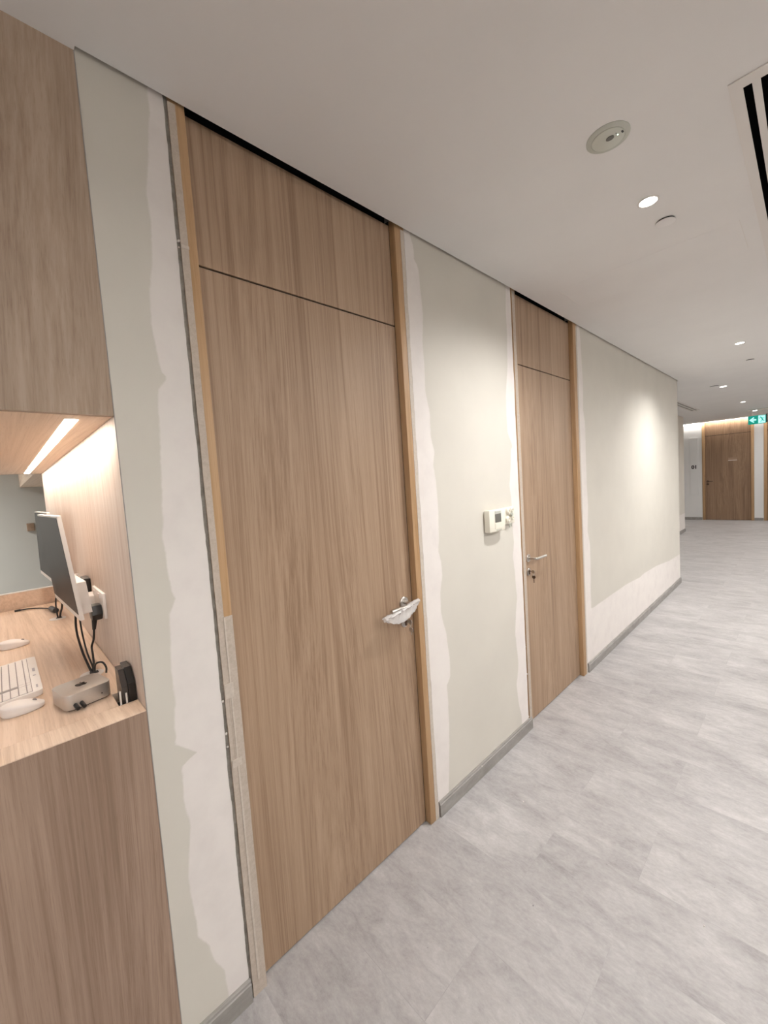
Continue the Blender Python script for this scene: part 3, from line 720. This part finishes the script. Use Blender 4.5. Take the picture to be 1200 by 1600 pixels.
for ri, (ya, yb) in enumerate(rows):
    n = splits[ri]
    for i in range(n):
        w0 = (main1-main0)/n; key_obj(main0+i*w0, main0+(i+1)*w0, ya, yb)
    if ri < 2:
        key_obj(main1+0.0025, num0-0.003, ya, yb)
    for i in range(4 if ri else 3):
        w0 = (num1-num0)/(4 if ri else 3); key_obj(num0+i*w0, num0+(i+1)*w0, ya, yb)
z = DESK+0.0105+tilt(0.038)-0.006
for k in range(3):
    bm = B(); box(bm, KX1-0.060+0.010*k, KX1-0.054+0.010*k, 0.036, 0.0405, z, z+0.0006); obj('lock_indicator', bm, M_LEGEND, t)
bm = B(); lathe(bm, (KX1-0.160, 0.038, z), (0, 0, 1), [(0, 0), (0.004, 0), (0.004, 0.0006), (0, 0.0006)], 16); obj('power_button', bm, M_LEGEND, t)
bm = B(); box(bm, KX1-0.240, KX1-0.205, 0.035, 0.042, z, z+0.0006); obj('logo', bm, M_LEGEND, t)

def mouse(x, y, label, rot=0.0, L=0.096, W=0.058, Hh=0.030):
    t = thing('computer_mouse', (x, y, DESK), label, 'mouse', 'white mice on the desk')
    R = Matrix.Rotation(rot, 3, 'Z'); bm = B(); NU, NV = 36, 12; rings = []
    for j in range(NV+1):
        f = j/NV; ring = []
        # side wall then a domed lid; the lid slopes down to the front (+y)
        rho = 1.0 if f < 0.35 else math.cos((f-0.35)/0.65*PI/2)**0.8
        for i in range(NU):
            a = 2*PI*i/NU; ca, sa = math.cos(a), math.sin(a)
            ex = 2/2.5; px = abs(ca)**ex*(1 if ca > 0 else -1); py = abs(sa)**ex*(1 if sa > 0 else -1)
            sh = 1.0 if f > 0 else 0.93
            X = px*W/2*rho*sh*(1-0.10*max(py, 0)); Y = py*L/2*rho*sh
            top = Hh*(1.0 - 0.30*(py*rho) - 0.28*(py*rho)**2)
            side = 0.62*Hh*(1-0.45*py)
            Z = side*(f/0.35) if f < 0.35 else side + (top-side)*math.sin((f-0.35)/0.65*PI/2)
            ring.append(bm.verts.new(Vector((x, y, DESK+0.0012)) + R @ Vector((X, Y, Z))))
        rings.append(ring)
    for a, b in zip(rings, rings[1:]):
        for i in range(NU): bm.faces.new((a[i], a[(i+1) % NU], b[(i+1) % NU], b[i]))
    bm.faces.new(rings[0][::-1]); bm.faces.new(rings[-1]); bmesh.ops.remove_doubles(bm, verts=bm.verts, dist=1e-5)
    obj('body', bm, M_WPLAST2, t, smooth=True)
    bm = B(); c = Vector((x, y, DESK)) + R @ Vector((0, 0.026, 0.0212))
    lathe(bm, c - R @ Vector((0.003, 0, 0)), R @ Vector((1, 0, 0)), [(0, 0), (0.0052, 0), (0.0052, 0.006), (0, 0.006)], 20); obj('scroll_wheel', bm, M_KEYGAP, t, smooth=True)
    bm = B(); lathe(bm, (x, y, DESK), (0, 0, 1), [(0, 0), (0.022, 0), (0.022, 0.0012), (0, 0.0012)], 24); obj('glide_pad', bm, M_RUBBER, t)
    return t
mouse(-0.285, 0.000, 'white computer mouse beside the right end of the keyboard', 0.05)
mouse(-1.035, 0.000, 'white computer mouse farther back on the desk, behind the keyboard', 0.05)

# mini computer
t = thing('mini_computer', (-0.228, 0.132, DESK), 'small square silver desktop computer with black logo on the desk', 'computer')
RZ = math.radians(12); cx, cy = -0.2255, 0.1300; S = 0.0575
def rsq(s, r, n=8):
    out = []
    for sx, sy, a0 in ((1, 1, 0), (-1, 1, 90), (-1, -1, 180), (1, -1, 270)):
        for k in range(n+1):
            a = math.radians(a0+90*k/n); out.append((sx*(s-r)+r*math.cos(a), sy*(s-r)+r*math.sin(a)))
    return out
def rot2(pts): return [(cx + a*math.cos(RZ)-b*math.sin(RZ), cy + a*math.sin(RZ)+b*math.cos(RZ)) for a, b in pts]
bm = B(); prism(bm, rot2(rsq(S, 0.018)), 'z', DESK+0.0045, DESK+0.047, 0.0012); obj('case', bm, M_ALU, t, smooth=True)
bm = B(); prism(bm, rot2(rsq(S-0.006, 0.018)), 'z', DESK, DESK+0.0045); obj('foot', bm, M_RUBBER, t, smooth=True)
def loc3(a, b, z): p = rot2([(a, b)])[0]; return Vector((p[0], p[1], z))
# logo: bitten fruit with a leaf, upright when seen from the front (+x side)
body = [(0.0, 0.52), (0.16, 0.60), (0.36, 0.64), (0.56, 0.58), (0.70, 0.44), (0.585, 0.31), (0.545, 0.13), (0.60, -0.04), (0.76, -0.17), (0.66, -0.40), (0.50, -0.60), (0.34, -0.68), (0.16, -0.63), (0.0, -0.60),
        (-0.16, -0.63), (-0.32, -0.68), (-0.50, -0.60), (-0.66, -0.38), (-0.76, -0.08), (-0.76, 0.20), (-0.66, 0.44), (-0.50, 0.59), (-0.32, 0.64), (-0.14, 0.58)]
leaf = [(0.02, 0.70), (0.16, 0.72), (0.30, 0.84), (0.36, 1.02), (0.22, 1.00), (0.08, 0.88)]
bm = B(); k = 0.0185
for shp in (body, leaf):
    prism(bm, [tuple(loc3(-b*k, a*k, 0)[:2]) for a, b in shp], 'z', DESK+0.0468, DESK+0.0474)
obj('logo', bm, M_LOGO, t)
bm = B()
for b_ in (-0.036, -0.021):
    p = loc3(S-0.003, b_, DESK+0.017); d = (loc3(S+1, b_, DESK+0.017)-p).normalized()
    e = loc3(S+0.020, b_, DESK+0.011)
    tube(bm, [p, (p+e)/2, e], 0.0052, 12, curve=False)
obj('usb_plug', bm, M_BLACK, t, smooth=True)
bm = B(); p = loc3(S-0.0002, 0.030, DESK+0.020); lathe(bm, p, loc3(1, 0, 0)-loc3(0, 0, 0), [(0, 0), (0.0018, 0), (0.0018, 0.0005), (0, 0.0005)], 14); obj('power_led', bm, M_BLACK, t)

# black card box leaning in the desk slot with two white cards
t = thing('card_holder', (-0.15, 0.215, DESK-0.03), 'black upright holder standing in the desk slot against the wall panel', 'holder')
bm = B(); prism(bm, [(-0.185, DESK-0.0298), (-0.097, DESK-0.0298), (-0.097, DESK+0.052), (-0.130, DESK+0.090), (-0.185, DESK+0.090)], 'y', 0.224, 0.2425, 0.002); obj('body', bm, M_BLACK, t)
bm = B(); prism(bm, [(-0.175, DESK-0.0298), (-0.100, DESK-0.0298), (-0.100, DESK+0.045), (-0.135, DESK+0.086), (-0.175, DESK+0.086)], 'y', 0.209, 0.224, 0.001); obj('inner_sleeve', bm, mat('dark_smoked_plastic', (0.045, 0.038, 0.036), 0.25), t)
for yy, zt in ((0.2005, 0.038), (0.2150, 0.028)):
    bm = B(); box(bm, -0.098, -0.093, yy, yy+0.0045, DESK-0.0298, DESK+zt, 0.0008); o = obj('white_card', bm, M_WPLAST, t)

# double socket, plugs, adapter, cable ports
t = thing('wall_socket', (-0.52, PANEL, 1.30), 'white double wall socket on the pale wood panel', 'socket')
bm = B(); box(bm, -0.645, -0.435, PANEL-0.010, PANEL, 1.245, 1.335, 0.003); obj('plate', bm, M_WPLAST, t, smooth=True)
bm = B()
for xx in (-0.59, -0.50): box(bm, xx-0.012, xx+0.012, PANEL-0.013, PANEL-0.0095, 1.310, 1.327, 0.001)
obj('switch', bm, M_WPLAST2, t)
t = thing('power_plug', (-0.49, 0.21, 1.27), 'black power plug in the white double socket', 'plug')
bm = B(); prism(bm, [(-0.525, 1.262), (-0.512, 1.292), (-0.468, 1.292), (-0.455, 1.262), (-0.472, 1.240), (-0.508, 1.240)], 'y', 0.203, PANEL-0.010, 0.004); obj('body', bm, M_BLACK, t, smooth=True)
bm = B(); tube(bm, [(-0.49, 0.213, 1.244), (-0.49, 0.208, 1.205)], lambda q: 0.0095-0.004*q, 10, curve=False); obj('strain_relief', bm, M_BLACK, t, smooth=True)
bm = B(); tube(bm, [(-0.49, 0.208, 1.207), (-0.50, 0.205, 1.17), (-0.53, 0.200, 1.135), (-0.49, 0.196, 1.115), (-0.45, 0.190, 1.09), (-0.44, 0.178, 1.070)], 0.0035, 8); obj('cable', bm, M_RUBBER, t, smooth=True)
t = thing('network_box', (-0.80, PANEL, 1.31), 'flat black network box fixed upright on the wood panel behind the near screen', 'network box')
bm = B(); box(bm, -0.835, -0.735, PANEL-0.022, PANEL, 1.235, 1.352, 0.003); obj('case', bm, M_BLACK, t)
bm = B(); tube(bm, [(-0.76, PANEL-0.012, 1.237), (-0.76, PANEL-0.012, 1.215)], 0.004, 8, curve=False); obj('cable_stub', bm, M_BLACK, t)
t = thing('plug_adapter', (-0.93, PANEL, 1.31), 'white plug adapter on the wood panel beside the flat black box', 'plug')
bm = B(); box(bm, -0.98, -0.90, PANEL-0.035, PANEL, 1.26, 1.32, 0.006); obj('body', bm, M_WPLAST, t, smooth=True)
bm = B(); tube(bm, [(-0.95, PANEL-0.030, 1.32), (-0.93, PANEL-0.040, 1.345), (-0.90, PANEL-0.02, 1.350)], 0.006, 8); obj('arm', bm, M_WPLAST, t, smooth=True)
bm = B(); tube(bm, [(-0.96, PANEL-0.034, 1.285), (-0.97, PANEL-0.055, 1.287)], 0.012, 10, curve=False); obj('black_plug', bm, M_BLACK, t, smooth=True)

def grommet(x, y, label):
    t = thing('cable_grommet', (x, y, DESK), label, 'cable grommet', 'white cable grommets')
    bm = B(); lathe(bm, (x, y, DESK), (0, 0, 1), [(0, 0), (0.034, 0), (0.034, 0.0015), (0.030, 0.0028), (0, 0.0028)], 32); obj('cap', bm, M_WPLAST, t, smooth=True)
    bm = B(); box(bm, x-0.010, x+0.010, y-0.006, y+0.018, DESK+0.0026, DESK+0.0034, 0.002); obj('opening', bm, M_BLACK, t)
grommet(-0.420, 0.180, 'white round cable grommet behind the silver computer')
grommet(-1.40, 0.172, 'white round cable grommet beneath the farther monitor')
def cable(pts, r, label, name='cable', group=None):
    bm = B(); tube(bm, pts, r, 8); o = obj(name, bm, M_RUBBER, smooth=True, loc=pts[0]); return tag(o, label, 'cable', group)
cable([(-0.545, 0.168, 1.275), (-0.56, 0.165, 1.20), (-0.50, 0.168, 1.14), (-0.45, 0.175, 1.10), (-0.425, 0.182, 1.072)], 0.0036, 'thick black cable looping from the near monitor down to the grommet')
cable([(-0.50, 0.172, 1.27), (-0.495, 0.174, 1.20), (-0.47, 0.178, 1.14), (-0.43, 0.184, 1.10), (-0.418, 0.188, 1.072)], 0.0026, 'thin black cable hanging straight from the near monitor to the grommet')
cable([(-0.415, 0.186, 1.074), (-0.400, 0.190, 1.110), (-0.385, 0.206, 1.116), (-0.372, 0.214, 1.100), (-0.366, 0.212, 1.082)], 0.003, 'small black cable loop beside the grommet near the silver computer')
t = thing('loose_cable', (-1.7, 0.1, DESK), 'loose black cable lying on the desk under the farther monitor', 'cable')
bm = B(); tube(bm, [(-1.800, 0.040, DESK+0.006), (-1.79, 0.075, DESK+0.006), (-1.74, 0.12, DESK+0.007), (-1.63, 0.165, DESK+0.013)], 0.0035, 8); obj('cord', bm, M_RUBBER, t, smooth=True)
bm = B(); tube(bm, [(-1.800, 0.043, DESK+0.006), (-1.805, 0.018, DESK+0.005)], 0.006, 8, curve=False); obj('connector', bm, M_RUBBER, t, smooth=True)
bm = B(); tube(bm, [(-1.63, 0.165, DESK+0.014), (-1.55, 0.178, DESK+0.013)], 0.014, 12, curve=False); obj('plug_body', bm, mat('dark_grey_plastic', (0.05, 0.047, 0.047), 0.5), t, smooth=True)
cable([(-1.44, 0.190, 1.235), (-1.43, 0.175, 1.16), (-1.41, 0.172, 1.11), (-1.405, 0.175, 1.072)], 0.0035, 'black cable dropping from the farther monitor into its grommet')
cable([(-1.30, 0.192, 1.20), (-1.34, 0.190, 1.14), (-1.385, 0.184, 1.10), (-1.395, 0.180, 1.072)], 0.0045, 'short thick black cable rising from the farther grommet')

# ------------------------------------------------------------------ thermostat and key switch on the middle wall
t = thing('thermostat', (0.0, 2.02, 1.40), 'ivory thermostat with small grey display on the wall between the doors', 'thermostat')
ya, yb, za, zb = 1.945, 2.118, 1.340, 1.462
bm = B(); box(bm, 0.0, 0.008, ya+0.010, yb-0.006, za+0.006, zb-0.004, 0.002); obj('back_plate', bm, M_IVORY, t)
bm = B(); prism(bm, [(0.008, ya), (0.036, ya+0.006), (0.043, ya+0.045), (0.044, yb-0.045), (0.036, yb-0.004), (0.008, yb)], 'z', za, zb, 0.004)
obj('housing', bm, M_IVORY, t, smooth=True)
bm = B(); box(bm, 0.0435, 0.0452, ya+0.052, yb-0.058, za+0.052, zb-0.022, 0.001); obj('display', bm, M_LCD, t)
bm = B(); box(bm, 0.0435, 0.0452, ya+0.052, yb-0.058, zb-0.021, zb-0.006, 0.001); obj('display_hood', bm, M_SENSOR2, t)
bm = B(); box(bm, 0.0435, 0.0458, ya+0.050, yb-0.050, za+0.016, za+0.046, 0.0012); obj('button_cover', bm, M_IVORY, t)
bm = B(); box(bm, 0.0440, 0.0462, ya+0.062, yb-0.058, za+0.008, za+0.012, 0.0005); obj('slot', bm, M_SENSOR2, t)
t = thing('key_switch', (0.0, 2.20, 1.41), 'ivory key switch with turned ivory knob beside the thermostat', 'switch')
bm = B(); box(bm, 0.0, 0.016, 2.135, 2.262, 1.362, 1.462, 0.004); obj('plate', bm, M_IVORY, t, smooth=True)
bm = B()
for yy, zz, r in ((2.180, 1.440, 0.020), (2.222, 1.444, 0.018), (2.175, 1.392, 0.020), (2.222, 1.398, 0.016)):
    lathe(bm, (0.014, yy, zz), (1, 0.1, 0), [(0, 0), (r, 0), (r, 0.010), (r-0.005, 0.016), (r-0.010, 0.015), (r-0.011, 0.006), (0, 0.006)], 24)
obj('knob', bm, M_IVORY, t, smooth=True)
bm = B()
lathe(bm, (0.024, 2.205, 1.418), (1, 0, 0), [(0, 0), (0.011, 0), (0.009, 0.012), (0, 0.012)], 20); box(bm, 0.016, 0.020, 2.195, 2.203, 1.340, 1.366, 0.001); box(bm, 0.016, 0.020, 2.212, 2.218, 1.345, 1.366, 0.001); obj('spindle', bm, M_SENSOR2, t, smooth=True)

# crumbs of filler
def crumb(x, y, z, r, label):
    bm = B(); bmesh.ops.create_icosphere(bm, subdivisions=1, radius=r)
    for v in bm.verts: v.co = v.co*(0.75+0.5*random.random()) + Vector((x, y, z))
    tag(obj('plaster_crumb', bm, M_CHIP, loc=(x, y, z)), label, 'plaster crumb', 'crumbs of plaster')
crumb(0.0145, 1.79, 0.068, 0.0028, 'white plaster crumb stuck on the skirting between the doors')
for x, y in ((0.26, 1.78), (0.52, 2.69), (1.0, 1.68)):
    crumb(x, y, 0.002, 0.003, 'tiny white plaster crumb lying on the grey floor')
for y, z in ((0.450, 0.905), (0.4505, 0.862), (0.4495, 1.01), (0.451, 2.384), (0.4505, 2.366), (1.4235, 0.055), (1.4235, 0.33), (1.4235, 0.62), (2.3605, 0.55), (2.3605, 0.37), (2.361, 0.085)):
    crumb(0.0, y, z, 0.0022+0.0030*random.random(), 'white plaster crumb caught in the groove beside a door frame')
